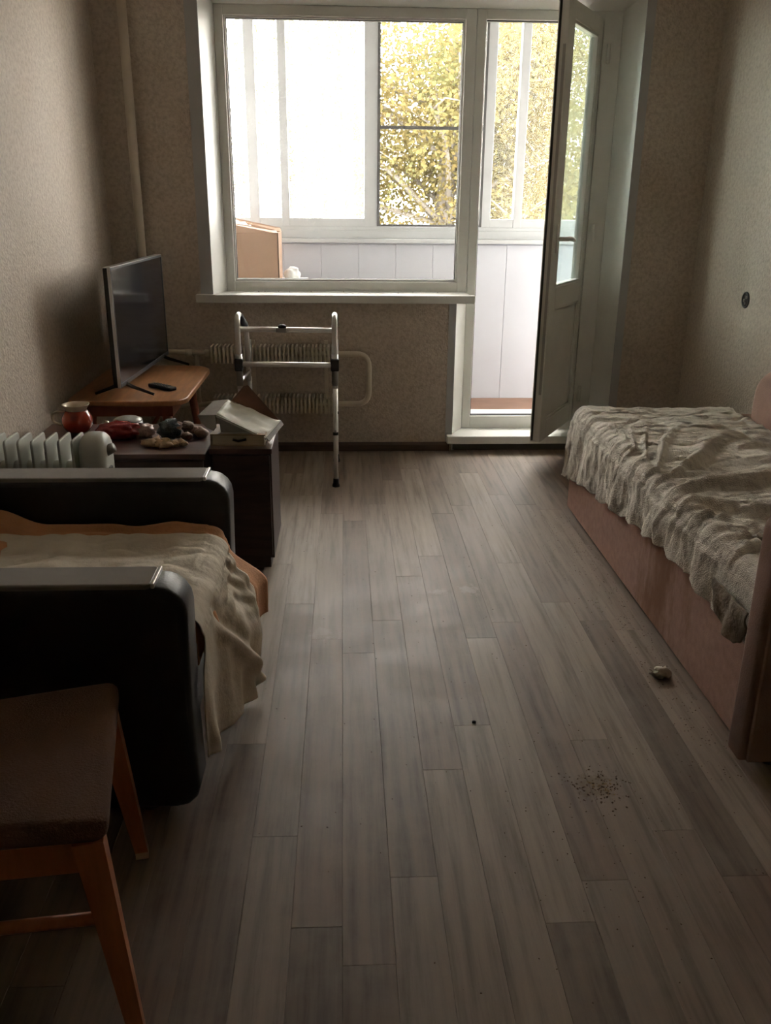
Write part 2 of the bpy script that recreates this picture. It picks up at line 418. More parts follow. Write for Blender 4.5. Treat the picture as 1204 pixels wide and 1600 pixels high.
# ---------------------------------------------------------------- room shell
XL, XR, YB, YR, ZC = -1.22, 1.91, 4.85, -1.30, 2.60
fl = box('floor', XL-0.1, XR+0.1, YR-0.1, 5.0, -0.12, -0.011, 'subfloor', kind='structure'); fl['label'] = 'grey brown laminate floor of narrow boards'
PW, PL = 0.1025, 1.21
random.seed(5)
known = {1: 1.634, 2: 1.366, 3: 2.481, 4: 1.497, 6: 2.064, 7: 1.36, 9: 1.985, 10: 1.623, 11: 2.685}
shared = {}
col0 = int(math.floor((XL+0.319)/PW))
for ci in range(col0, int((XR+0.319)/PW)+1):
    xa = max(XL, -0.319+ci*PW); xb = min(XR, -0.319+(ci+1)*PW)
    if xb-xa < 0.01: continue
    y = known.get(ci, random.uniform(0, PL))
    while y > YR: y -= PL
    while y < YB-0.001:
        ya, yb = max(y, YR), min(y+PL, YB)
        if yb-ya > 0.02:
            key = (round(xb-xa, 3), round(yb-ya, 3))
            if key not in shared:
                bm = bmesh.new(); w, l = (xb-xa)/2-0.0001, (yb-ya)/2-0.0001
                lo = [bm.verts.new((sx*w, sy*l, -0.0115)) for sx, sy in ((-1, -1), (1, -1), (1, 1), (-1, 1))]
                mid = [bm.verts.new((sx*w, sy*l, -0.0006)) for sx, sy in ((-1, -1), (1, -1), (1, 1), (-1, 1))]
                top = [bm.verts.new((sx*(w-0.0006), sy*(l-0.0006), 0.0)) for sx, sy in ((-1, -1), (1, -1), (1, 1), (-1, 1))]
                for A, B in ((lo, mid), (mid, top)):
                    for i in range(4): bm.faces.new((A[i], A[(i+1) % 4], B[(i+1) % 4], B[i]))
                bm.faces.new(top)
                me = bpy.data.meshes.new('plank'); bm.to_mesh(me); bm.free(); me.materials.append(MATS['laminate']); shared[key] = me
            o = bpy.data.objects.new('plank', shared[key]); COL.objects.link(o); o.parent = fl
            o.location = ((xa+xb)/2, (ya+yb)/2, 0)
        y += PL

def struct(o, label): o['kind'] = 'structure'; o['label'] = label; return o
struct(box('wall_left', XL-0.12, XL, YR-0.12, 5.2, -0.02, ZC, 'wallpaper'), 'beige flecked wallpaper wall behind the television')
struct(box('wall_right', XR, XR+0.12, YR-0.12, 5.2, -0.02, ZC, 'wallpaper'), 'beige flecked wallpaper wall beside the sofa bed')
struct(box('wall_rear', XL-0.12, XR+0.12, YR-0.12, YR, -0.02, ZC, 'wallpaper'), 'beige wallpaper wall opposite the window')
struct(box('ceiling', XL-0.12, XR+0.12, YR-0.12, 5.2, ZC, ZC+0.12, 'ceiling_white'), 'off-white ceiling')
# back wall with the joined window and door opening, splayed white reveals
outer = [(XL, -0.02), (0.615, -0.02), (0.615, 0.83), (-0.70, 0.83), (-0.70, 2.335), (1.51, 2.335), (1.51, -0.02), (XR, -0.02), (XR, ZC), (XL, ZC)]
inner = [(XL, -0.02), (0.687, -0.02), (0.687, 0.83), (-0.645, 0.83), (-0.645, 2.277), (1.44, 2.277), (1.44, -0.02), (XR, -0.02), (XR, ZC), (XL, ZC)]
bm = bmesh.new()
rings = [[bm.verts.new((p[0], y, p[1])) for p in prof] for prof, y in ((outer, YB), (inner, 5.0), (inner, 5.2))]
f = bm.faces.new(rings[0]); f.material_index = 0
f = bm.faces.new(rings[2][::-1]); f.material_index = 2
for A, B in ((rings[0], rings[1]), (rings[1], rings[2])):
    for i in range(10):
        f = bm.faces.new((A[i], A[(i+1) % 10], B[(i+1) % 10], B[i])); f.material_index = 1
bmesh.ops.recalc_face_normals(bm, faces=bm.faces[:])
bmesh.ops.triangulate(bm, faces=[f for f in bm.faces if len(f.verts) > 4])
struct(bm_obj('wall_back', bm, ['wallpaper', 'white_plastic', 'concrete']), 'beige wallpaper wall with the window and balcony door')
struct(boxes('trim_1', [(-0.765, -0.70, YB-0.004, YB+0.001, 0.875, 2.335)], 'trim_grey'), 'grey plastic corner strip left of the window')
struct(boxes('trim_2', [(1.51, 1.555, YB-0.004, YB+0.001, 0.0, 2.335)], 'trim_grey'), 'grey plastic corner strip right of the balcony door')
struct(boxes('trim_3', [(0.575, 0.615, YB-0.004, YB+0.001, 0.05, 0.83)], 'trim_grey'), 'grey plastic corner strip under the sill beside the door')
bb = [(0, 0), (-0.016, 0), (-0.016, 0.035), (-0.006, 0.05), (0, 0.05)]
struct(prism('baseboard_back', [(YB+p[0], p[1]) for p in bb], 'x', XL, 0.60, 'baseboard_brown'), 'dark brown baseboard under the radiator')
struct(prism('baseboard_left', [(XL-p[0], p[1]) for p in bb], 'y', YR, YB, 'baseboard_brown'), 'dark brown baseboard along the left wall')
struct(prism('baseboard_right', [(XR+p[0], p[1]) for p in bb], 'y', YR, YB, 'baseboard_brown'), 'dark brown baseboard along the right wall')

# ---------------------------------------------------------------- window
WY = 5.0
w1 = setting('window_1', 'white plastic window with one large fixed pane', (0, WY, 0.88))
boxes('window_frame', [(-0.645, -0.598, WY, WY+0.07, 0.875, 2.277), (0.630, 0.686, WY, WY+0.07, 0.875, 2.277),
      (-0.60, 0.632, WY+0.0005, WY+0.07, 0.875, 0.930), (-0.60, 0.632, WY+0.0005, WY+0.07, 2.228, 2.277)], 'white_plastic', w1, bev=0.004)
boxes('glazing_bead', [(-0.600, -0.588, WY+0.012, WY+0.05, 0.93, 2.23), (0.620, 0.632, WY+0.012, WY+0.05, 0.93, 2.23),
      (-0.59, 0.622, WY+0.0125, WY+0.05, 0.928, 0.941), (-0.59, 0.622, WY+0.0125, WY+0.05, 2.218, 2.230)], 'white_plastic', w1, bev=0.003)
boxes('seal', [(-0.590, -0.585, WY+0.02, WY+0.045, 0.937, 2.222), (0.617, 0.622, WY+0.02, WY+0.045, 0.937, 2.222),
      (-0.59, 0.622, WY+0.02, WY+0.045, 0.938, 0.9425), (-0.59, 0.622, WY+0.02, WY+0.045, 2.2145, 2.219)], 'grey_rubber', w1)
box('glass_pane', -0.592, 0.624, WY+0.028, WY+0.034, 0.935, 2.222, 'glass_clear', w1)
s = boxes('window_sill', [(-0.79, 0.712, YB-0.04, YB+0.002, 0.832, 0.875), (-0.70, 0.687, YB, WY+0.005, 0.832, 0.875)], 'white_plastic', w1, bev=0.004)

# balcony door
d1 = setting('door_1', 'white plastic balcony door standing open', (1.0, WY, 0))
boxes('door_frame', [(0.687, 0.737, WY, WY+0.07, 0.09, 2.277), (1.343, 1.44, WY, WY+0.07, 0.09, 2.277),
      (0.735, 1.345, WY+0.0005, WY+0.07, 0.09, 0.165), (0.735, 1.345, WY+0.0005, WY+0.07, 2.228, 2.277)], 'white_plastic', d1, bev=0.004)
boxes('seal', [(0.7365, 0.7415, WY+0.015, WY+0.04, 0.165, 2.228), (1.3385, 1.3435, WY+0.015, WY+0.04, 0.165, 2.228),
      (0.7365, 1.3435, WY+0.015, WY+0.04, 0.1645, 0.1705), (0.7365, 1.3435, WY+0.015, WY+0.04, 2.2225, 2.2285)], 'grey_rubber', d1)
box('outer_sill', 0.70, 1.43, WY+0.07, 5.22, 0.13, 0.155, 'white_plastic', d1, bev=0.003)
box('threshold', 0.583, 1.49, 4.80, WY+0.005, 0.048, 0.094, 'white_plastic', d1, bev=0.004)
box('threshold_block', 0.610, 1.515, 4.865, WY+0.06, 0.0, 0.05, 'concrete', d1)
# leaf frame: s from hinge towards the free edge, t across the leaf (0 = room face)
HX, HY = 1.36, 5.04
LD = Vector((-0.5008, -0.8656, 0)); LN = Vector((0.8656, -0.5008, 0))
LM = Matrix(((LD.x, LN.x, 0, HX), (LD.y, LN.y, 0, HY), (0, 0, 1, 0), (0, 0, 0, 1)))
LW, LZ0, LZ1, LT = 0.637, 0.14, 2.245, -0.055
leaf = boxes('door_leaf', [(0, 0.085, LT, 0, LZ0, LZ1), (LW-0.105, LW, LT, 0, LZ0, LZ1), (0.083, LW-0.103, LT+0.0005, -0.0005, LZ0, LZ0+0.105),
       (0.083, LW-0.103, LT+0.0005, -0.0005, 2.165, LZ1), (0.083, LW-0.103, LT+0.0005, -0.0005, 0.835, 0.945)], 'white_plastic', d1, bev=0.005, M=LM)
boxes('glazing_bead', [(0.083, 0.097, LT+0.01, -0.006, 0.945, 2.17), (LW-0.117, LW-0.103, LT+0.01, -0.006, 0.945, 2.17),
      (0.083, LW-0.103, LT+0.0105, -0.0065, 0.942, 0.957), (0.083, LW-0.103, LT+0.0105, -0.0065, 2.152, 2.168)], 'white_plastic', leaf, bev=0.003, M=LM)
box('glass_pane', 0.085, LW-0.105, -0.033, -0.027, 0.945, 2.165, 'glass_door', leaf, M=LM)
box('lower_panel', 0.08, LW-0.10, -0.042, -0.016, 0.24, 0.84, 'white_plastic', leaf, M=LM)
boxes('panel_bead', [(0.083, 0.098, LT+0.01, -0.006, 0.24, 0.84), (LW-0.118, LW-0.103, LT+0.01, -0.006, 0.24, 0.84),
      (0.083, LW-0.103, LT+0.0105, -0.0065, 0.242, 0.258), (0.083, LW-0.103, LT+0.0105, -0.0065, 0.822, 0.838)], 'white_plastic', leaf, bev=0.004, M=LM)
boxes('edge_seal', [(LW-0.001, LW+0.004, LT+0.008, LT+0.018, LZ0+0.01, LZ1-0.01)], 'grey_rubber', leaf, M=LM)
box('lock_strip', LW-0.001, LW+0.002, LT+0.034, LT+0.048, 0.4, 2.05, 'alu_grey', leaf, M=LM)
hb = bmesh.new()
add_box(hb, LW-0.067, LW-0.037, 0, 0.010, 1.115, 1.255, 0.004, 2, LM)
add_tube(hb, [LM @ Vector(p) for p in fillet([(LW-0.052, 0.008, 1.185), (LW-0.052, 0.052, 1.185), (LW-0.10, 0.056, 1.187), (LW-0.175, 0.054, 1.176)], 0.02)], [0.011]*4+[0.0115]*4+[0.011]*5+[0.009], 10)
bmesh.ops.recalc_face_normals(hb, faces=hb.faces[:])
bm_obj('handle', hb, 'white_plastic', leaf, False)
for z in (0.30, 1.2, 2.08):
    tube('hinge', [(1.372, 4.985, z-0.045), (1.372, 4.985, z+0.045)], 0.010, 'white_plastic', d1)

# ---------------------------------------------------------------- balcony
struct(box('floor_balcony', -1.75, 2.45, 5.19, 6.16, -0.12, 0.03, 'balcony_floor'), 'reddish brown balcony floor')
struct(box('ceiling_balcony', -1.75, 2.45, 5.19, 6.25, 2.50, 2.68, 'concrete'), 'concrete slab over the balcony')
struct(box('wall_balcony_left', -1.75, -1.65, 5.19, 6.16, 0.02, 2.51, 'parapet_white'), 'white balcony side wall on the left')
struct(box('wall_balcony_right', 2.35, 2.45, 5.19, 6.16, 0.02, 2.51, 'parapet_white'), 'white balcony side wall on the right')
par = struct(box('wall_balcony_front', -1.66, 2.36, 6.105, 6.16, -0.02, 1.09, 'parapet_white'), 'white panelled balcony parapet')
px0 = -1.65
while px0 < 2.34:      # parapet cladding boards
    box('panel', px0+0.001, min(px0+0.249, 2.349), 6.093, 6.108, 0.03, 1.075, 'parapet_white', par, bev=0.002)
    px0 += 0.25
BY = 6.12
w2 = setting('window_2', 'sliding aluminium glazing of the balcony', (0.3, BY, 1.1))
boxes('balcony_sill', [(-1.65, 2.35, 6.04, 6.20, 1.085, 1.110), (-1.65, 2.35, 6.085, 6.18, 1.11, 1.165)], 'balcony_frame', w2, bev=0.003)
box('bottom_rail', -1.65, 2.35, BY-0.03, BY+0.04, 1.163, 1.187, 'balcony_frame', w2, bev=0.004)
box('top_rail', -1.65, 2.35, BY-0.03, BY+0.04, 2.425, 2.50, 'balcony_frame', w2, bev=0.004)
for xc, w in ((-1.615, 0.07), (-0.58, 0.066), (-0.378, 0.052), (0.182, 0.088), (0.945, 0.062), (1.158, 0.056), (2.315, 0.07)):
    box('post', xc-w/2, xc+w/2, BY-0.028, BY+0.038, 1.185, 2.43, 'balcony_frame', w2, bev=0.004)
for xa, xb, gm, yo in ((-1.58, -0.61, 'glass_milky', 0.0), (-0.55, -0.40, 'glass_milky', 0.012), (-0.352, 0.14, 'glass_milky', 0.0), (0.975, 1.132, 'glass_hazy', 0.0), (1.184, 2.28, 'glass_hazy', 0.012)):
    box('glass_pane', xa, xb, BY+yo, BY+yo+0.005, 1.23, 2.43, gm, w2)
    box('sash_rail', xa-0.003, xb+0.003, BY-0.024, BY+0.034, 1.185, 1.238, 'balcony_frame', w2, bev=0.003)
boxes('net_frame', [(0.222, 0.240, BY-0.034, BY-0.022, 1.188, 2.43), (0.902, 0.918, BY-0.034, BY-0.022, 1.188, 2.43), (0.222, 0.918, BY-0.0335, BY-0.0225, 1.188, 1.203),
      (0.222, 0.918, BY-0.0335, BY-0.0225, 1.782, 1.802)], 'net_frame', w2)

# low cabinet on the balcony carrying the box
bc = thing('balcony_cabinet', 'low white cabinet on the balcony under the cardboard box', 'cabinet', (-0.75, 5.68, 0.03))
box('body', -1.12, -0.24, 5.48, 5.88, 0.03, 0.855, 'parapet_white', bc, bev=0.004)
box('top', -1.13, -0.23, 5.465, 5.89, 0.855, 0.875, 'white_plastic', bc, bev=0.003)
for xa in (-1.10, -0.675):
    dd = box('door', xa, xa+0.415, 5.466, 5.482, 0.08, 0.845, 'white_plastic', bc, bev=0.003)
    tube('knob', [(xa+0.36 if xa < -1 else xa+0.05, 5.468, 0.5), (xa+0.36 if xa < -1 else xa+0.05, 5.445, 0.5)], 0.012, 'alu_grey', dd)
cb = thing('cardboard_box', 'open brown cardboard box behind the window pane', 'box', (-0.55, 5.62, 0.875))
X0, X1, Y0, Y1, Z0, Z1 = -0.88, -0.39, 5.50, 5.80, 0.875, 1.165
boxes('body', [(X0, X1, Y0, Y0+0.005, Z0, Z1), (X0, X1, Y1-0.005, Y1, Z0, Z1), (X0, X0+0.005, Y0, Y1, Z0, Z1), (X1-0.005, X1, Y0, Y1, Z0, Z1), (X0, X1, Y0, Y1, Z0, Z0+0.005)], 'cardboard', cb)
plate('flap', [(X0, Y1-0.002, Z1), (X1, Y1-0.002, Z1), (X1-0.01, Y1+0.03, Z1+0.02), (X0+0.01, Y1+0.05, Z1+0.11)], 0.004, 'cardboard', cb)
plate('flap', [(X0, Y0+0.002, Z1), (X1, Y0+0.002, Z1), (X1-0.02, Y0+0.10, Z1+0.012), (X0+0.01, Y0+0.07, Z1+0.085)], 0.004, 'cardboard', cb)
bg_ = blob('plastic_bag', (-0.66, 5.66, 1.135), (0.13, 0.10, 0.085), 'white_bag', None, 3, 0.35, 2.5, 4, flat=0.07)
tag(bg_, 'clear white plastic bag poking out of the cardboard box', 'bag')
bw = blob('small_bag', (-0.318, 5.60, 0.915), (0.050, 0.045, 0.045), 'white_bag', None, 3, 0.2, 2.0, 9, flat=0.04)
tag(bw, 'small knotted white bag lying right beside the cardboard box', 'bag')

# ---------------------------------------------------------------- trees outside
def tree(label, base, height, crown_c, crown_r, nleaf, lsize, lm, seed, nb=14):
    rnd = random.Random(seed)
    t = thing('autumn_tree', label, 'tree', base)
    bx, by, bz = base; topz = bz+height
    tube('trunk', [(bx, by, bz), (bx+0.1, by, bz+height*0.4), (bx-0.05, by+0.1, bz+height*0.75), (bx, by, topz)], [0.24, 0.19, 0.12, 0.04], 'bark', t, 8)
    tips = []
    for i in range(nb):
        z0 = crown_c[2]-crown_r[2]*0.75+rnd.random()*crown_r[2]*1.35
        a = rnd.uniform(0, 2*math.pi); l = rnd.uniform(0.5, 0.95)
        e = Vector((crown_c[0]+math.cos(a)*crown_r[0]*l, crown_c[1]+math.sin(a)*crown_r[1]*l, z0+rnd.uniform(0.1, 0.7)))
        s0 = Vector((bx, by, z0-0.4)); mid = s0.lerp(e, 0.5)+Vector((rnd.uniform(-.2, .2), rnd.uniform(-.2, .2), rnd.uniform(0, .35)))
        bm = bmesh.new(); add_tube(bm, fillet([s0, mid, e], 0.5, 3), [0.034, 0.028, 0.025, 0.022, 0.018, 0.010], 6)
        for k in range(5):
            q = mid.lerp(e, k/5+0.1); q2 = q+Vector((rnd.uniform(-.7, .7), rnd.uniform(-.7, .7), rnd.uniform(-.3, .6)))
            add_tube(bm, [q, q.lerp(q2, .5)+Vector((0, 0, .06)), q2], [0.012, 0.009, 0.004], 5); tips += [q, q2, q.lerp(q2, .5)]
        tips += [mid, e]
        bm_obj('branch', bm, 'bark', t, True)
    vs, fs = [], []
    for i in range(nleaf):
        c = rnd.choice(tips)
        p = c+Vector((rnd.gauss(0, .30), rnd.gauss(0, .30), rnd.gauss(0, .24)))
        d = Vector((rnd.gauss(0, 1), rnd.gauss(0, 1), rnd.gauss(0, .7)-0.3)).normalized(); n = d.orthogonal().normalized()
        n = (Matrix.Rotation(rnd.uniform(0, 6.28), 3, d) @ n); s = lsize*rnd.uniform(.6, 1.3)
        k = len(vs); vs += [p, p+d*s*.5+n*s*.32, p+d*s, p+d*s*.5-n*s*.32]; fs.append((k, k+1, k+2, k+3))
    mesh('foliage', vs, fs, lm, t, kind='stuff')
GZ = -6.5
struct(box('ground', -40, 40, 6.4, 60, GZ-0.2, GZ, 'grass_ground'), 'grassy yard far below the balcony')
tree('yellow green autumn tree close outside the balcony', (1.2, 10.4, GZ), 9.9, (1.0, 9.9, 1.5), (2.3, 1.7, 2.05), 80000, 0.052, 'leaves_yellow', 3, 40)
tree('yellow tree with dark bare limbs further along the yard', (4.6, 14.0, GZ), 10.2, (4.0, 14.0, 1.8), (2.2, 1.8, 2.2), 30000, 0.065, 'leaves_yellow', 8, 18)
tree('pale yellow tree standing in the haze across the yard', (-1.6, 19.0, GZ), 8.6, (-1.4, 18.5, 0.2), (3.0, 2.0, 2.1), 14000, 0.08, 'leaves_pale', 12, 14)

# ---------------------------------------------------------------- heating: riser pipe and finned convector
rp = thing('heating_pipe', 'beige painted vertical heating pipe in the corner behind the television', 'pipe', (-1.05, 4.79, 0))
tube('riser', [(-1.05, 4.79, -0.005), (-1.05, 4.79, 2.61)], 0.0225, 'pipe_paint', rp, 14)
for z in (0.575, 0.283): tube('branch_socket', [(-1.05, 4.79, z), (-1.0, 4.79, z)], 0.020, 'pipe_paint', rp, 10)
cv_ = thing('convector', 'cream finned convector with two pipes and a loop on the wall under the sill', 'radiator', (-0.38, 4.78, 0.2))
ZU, ZL = 0.566, 0.290
tube('pipe_loop', fillet([(-1.0, 4.79, ZU+0.006), (-0.80, 4.79, ZU+0.006), (-0.70, 4.785, ZU), (0.135, 4.775, ZU), (0.135, 4.775, ZL), (-0.70, 4.785, ZL), (-0.80, 4.79, ZL-0.008), (-1.0, 4.79, ZL-0.008)], 0.07, 6), 0.0155, 'cream_paint', cv_, 12)
tube('bypass_pipe', [(-0.80, 4.79, ZU), (-0.80, 4.79, ZL)], 0.011, 'cream_paint', cv_, 10)
for x in (-0.84, -0.735): tube('pipe_nut', [(x-0.018, 4.79, ZU+0.005), (x+0.018, 4.787, ZU+0.005)], 0.021, 'cream_paint', cv_, 6)
fin_me = None
for zc in (ZU, ZL):
    for i in range(31):
        x = -0.712+i*0.0216
        if fin_me is None:
            o = box('fin', -0.0060, 0.0060, -0.052, 0.058, -0.046, 0.046, 'cream_paint', None, bev=0.004); fin_me = o.data
            o.parent = cv_
        else:
            o = bpy.data.objects.new('fin', fin_me); COL.objects.link(o); o.parent = cv_
        o.location = (x+0.38, 0.0, zc-0.2)
for x in (-0.5, -0.1):
    boxes('wall_bracket', [(x-0.010, x+0.010, 4.835, 4.852, 0.22, 0.63), (x-0.006, x+0.006, 4.775, 4.84, ZU-0.012, ZU+0.012), (x-0.006, x+0.006, 4.775, 4.84, ZL-0.012, ZL+0.012)], 'cream_paint', cv_)

# ---------------------------------------------------------------- walker
wk = thing('walking_frame', 'aluminium folding walking frame with dark rubber feet standing before the radiator', 'walker', (-0.27, 4.4, 0))
for sx, x in ((-1, -0.502), (1, -0.045)):
    tube('side_rail', fillet([(x, 4.19, 0.50), (x, 4.19, 0.838), (x, 4.29, 0.842), (x+0.002, 4.50, 0.765), (x-0.004, 4.61, 0.735), (x-0.004, 4.63, 0.45)], 0.05, 6), 0.0135, 'chrome', wk, 14)
    tube('handgrip', [(x, 4.275, 0.838), (x+0.001, 4.50, 0.762)], 0.0175, 'grey_rubber', wk, 12)
    for yy, z1 in ((4.19, 0.515), (4.632, 0.47)):
        lg = tube('leg', [(x, yy, 0.022), (x, yy, z1)], 0.0115, 'chrome', wk, 12)
        lathe('rubber_foot', [(0.019, 0.0), (0.0185, 0.012), (0.015, 0.018), (0.0145, 0.042)], (x, yy, 0.0), 'grey_rubber', lg, 14)
        tube('height_button', [(x-0.004, yy-0.014, 0.29), (x+0.004, yy-0.014, 0.29)], 0.006, 'alu_grey', lg, 8)
        tube('height_ring', [(x, yy, 0.268), (x, yy, 0.282)], 0.0135, 'grey_rubber', lg, 12)
        tube('sleeve', [(x, yy, 0.515), (x, yy, 0.665)], 0.0165, 'alu_grey', lg, 12)
    tube('side_bar', [(x, 4.19, 0.53), (x, 4.63, 0.50)], 0.0095, 'alu_grey', wk, 10)
    box('joint', x-0.020, x+0.020, 4.170, 4.212, 0.585, 0.645, 'grey_rubber', wk, bev=0.006)
tube('cross_bar', [(-0.495, 4.185, 0.618), (-0.05, 4.185, 0.614)], 0.0125, 'chrome', wk, 12)
tube('cross_bar', [(-0.498, 4.20, 0.781), (-0.05, 4.20, 0.776)], 0.0125, 'chrome', wk, 12)
hc = box('folding_clip', -0.322, -0.268, 4.184, 4.216, 0.765, 0.790, 'alu_grey', wk, bev=0.006)
lathe('clip_button', [(0.020, 0.788), (0.020, 0.798), (0.013, 0.803)], (-0.292, 4.20, 0), 'grey_rubber', hc, 14)

# ---------------------------------------------------------------- low table, television, remote
TZ = 0.535
tb = thing('side_table', 'low orange-brown veneer table with rounded corners under the television', 'table', (-0.95, 4.17, 0))
prism('table_top', rrect(-1.205, -0.69, 3.755, 4.61, (0.06, 0.09, 0.13, 0.03), 8), 'z', TZ-0.024, TZ, 'veneer_orange', tb, bev=0.005, seg=2)
boxes('apron', [(-1.14, -0.76, 3.83, 3.85, TZ-0.085, TZ-0.024), (-1.14, -0.76, 4.51, 4.53, TZ-0.085, TZ-0.024), (-1.14, -1.12, 3.84, 4.52, TZ-0.085, TZ-0.024), (-0.78, -0.76, 3.84, 4.52, TZ-0.085, TZ-0.024)], 'red_wood', tb)
for x, y, dx, dy in ((-0.80, 3.86, 0.06, -0.03), (-1.12, 3.86, -0.04, -0.03), (-0.80, 4.50, 0.05, 0.04), (-1.12, 4.50, -0.04, 0.04)):
    tube('leg', [(x+dx, y+dy, 0.0), (x, y, TZ-0.024)], [0.014, 0.024], 'red_wood', tb, 10)
tube('brace', [(-0.86, 3.845, 0.40), (-0.80, 3.845, 0.49)], 0.010, 'red_wood', tb, 6)
TA = math.atan2(0.866, 0.042)
tv = thing('television', 'black flat screen television standing on the low orange-brown table', 'television', (-0.952, 4.239, TZ), TA, local=True)
W2, B0, B1 = 0.434, 0.046, 0.552
box('housing', -W2, W2, 0.002, 0.030, B0, B1, 'black_plastic', tv, bev=0.004)
box('rear_cover', -W2*0.72, W2*0.72, 0.028, 0.072, B0+0.02, B1-0.19, 'black_plastic', tv, bev=0.012)
boxes('bezel', [(-W2, -W2+0.010, -0.004, 0.004, B0, B1), (W2-0.010, W2, -0.004, 0.004, B0, B1), (-W2, W2, -0.0042, 0.004, B1-0.010, B1), (-W2, W2, -0.0045, 0.004, B0, B0+0.018)], 'tv_bezel', tv, bev=0.0015)
boxes('edge_trim', [(-W2-0.002, W2+0.002, -0.003, 0.026, B1-0.001, B1+0.003), (-W2-0.003, -W2, -0.003, 0.010, B0, B1)], 'tv_edge', tv)
box('screen', -W2+0.009, W2-0.009, -0.0015, 0.003, B0+0.017, B1-0.009, 'tv_screen', tv)
for sx in (-1, 1):
    x = sx*0.345
    bm = bmesh.new()
    for a, e in (((x, 0.014, B0+0.01), (x+sx*0.02, -0.125, 0.006)), ((x, 0.014, B0+0.01), (x+sx*0.02, 0.135, 0.006))):
        a, e = Vector(a), Vector(e)
        add_tube(bm, [a, a.lerp(e, 0.3)+Vector((0, 0, -0.004)), e], [0.010, 0.009, 0.0065], 6)
    bm_obj('foot', bm, 'black_plastic', tv, False)
ra = math.atan2(3.966-4.074, -0.775+0.90)
rm = thing('remote_control', 'slim black remote control lying on the low table', 'remote', (-0.838, 4.02, TZ), ra, local=True)
box('case', -0.080, 0.080, -0.021, 0.021, 0.0, 0.017, 'black_plastic', rm, bev=0.006, seg=3)
for i in range(5):
    for j in (-1, 0, 1):
        box('button', -0.055+i*0.022, -0.043+i*0.022, j*0.012-0.004, j*0.012+0.004, 0.016, 0.0185, 'tv_bezel', rm)

# ---------------------------------------------------------------- two dark nightstands
CZ = 0.49
def stand(label, x0, x1, y0, y1):
    t = thing('nightstand', label, 'cabinet', ((x0+x1)/2, (y0+y1)/2, 0))
    box('plinth', x0+0.02, x1-0.02, y0+0.03, y1-0.01, 0.0, 0.05, 'dark_wood', t)
    box('body', x0+0.004, x1-0.004, y0+0.016, y1-0.004, 0.045, CZ-0.02, 'dark_wood', t, bev=0.002)
    box('top', x0, x1, y0, y1, CZ-0.02, CZ, 'dark_wood_top', t, bev=0.003)
    d = box('door', x0+0.010, x1-0.010, y0+0.002, y0+0.018, 0.06, CZ-0.028, 'dark_wood', t, bev=0.002)
    tube('knob', [(x0+0.04, y0+0.004, 0.235), (x0+0.04, y0-0.014, 0.235)], [0.006, 0.010], 'alu_grey', d, 10)
stand('dark brown nightstand carrying the torn white carton', -0.505, -0.272, 3.150, 3.535)
stand('wide dark brown nightstand carrying the red jug', -1.195, -0.508, 3.085, 3.535)

# red enamel jug
jg = thing('enamel_jug', 'round red enamel jug with cream rim on the nightstand', 'jug', (-1.055, 3.42, CZ))
lathe('body', [(0.036, 0.0), (0.044, 0.004), (0.056, 0.022), (0.061, 0.042), (0.058, 0.060), (0.047, 0.078), (0.041, 0.086), (0.037, 0.086), (0.042, 0.076), (0.052, 0.058), (0.055, 0.042), (0.05, 0.022), (0.03, 0.006)], (-1.055, 3.42, CZ), 'red_enamel', jg, 32)
lathe('rim', [(0.040, 0.084), (0.041, 0.092), (0.050, 0.106), (0.053, 0.110), (0.049, 0.109), (0.037, 0.094), (0.036, 0.080)], (-1.055, 3.42, CZ), 'cream_enamel', jg, 32)
tube('handle', fillet([(-1.096, 3.41, CZ+0.083), (-1.145, 3.405, CZ+0.080), (-1.148, 3.405, CZ+0.040), (-1.112, 3.41, CZ+0.030)], 0.03, 5), 0.005, 'cream_enamel', jg, 8)
# red wrapped food, tin lid, crumpled film
o = blob('red_packet', (-0.865, 3.315, CZ+0.030), (0.085, 0.055, 0.036), 'red_film', None, 4, 0.22, 2.4, 2, flat=0.030); tag(o, 'glossy dark red wrapped food packet lying on the nightstand', 'packet')
o = blob('film_knot', (-0.772, 3.325, CZ+0.024), (0.036, 0.042, 0.030), 'pink_film', None, 3, 0.5, 3.2, 6, flat=0.024); tag(o, 'crumpled pinkish plastic film at the end of the red packet', 'wrapper')
tl_ = thing('tin_lid', 'dull grey round tin behind the red packet', 'tin', (-0.865, 3.435, CZ))
lathe('tin_body', [(0.056, 0.0), (0.058, 0.003), (0.058, 0.036), (0.055, 0.040)], (-0.862, 3.435, CZ), 'tin', tl_, 28)
lathe('tin_top', [(0.056, 0.039), (0.056, 0.044), (0.040, 0.052), (0.010, 0.056)], (-0.862, 3.435, CZ), 'tin', tl_, 28)
o = blob('foil_ball', (-0.935, 3.40, CZ+0.022), (0.022, 0.020, 0.022), 'foil', None, 3, 0.4, 4, 3, flat=0.022); tag(o, 'small ball of shiny foil between the jug and the tin', 'foil')
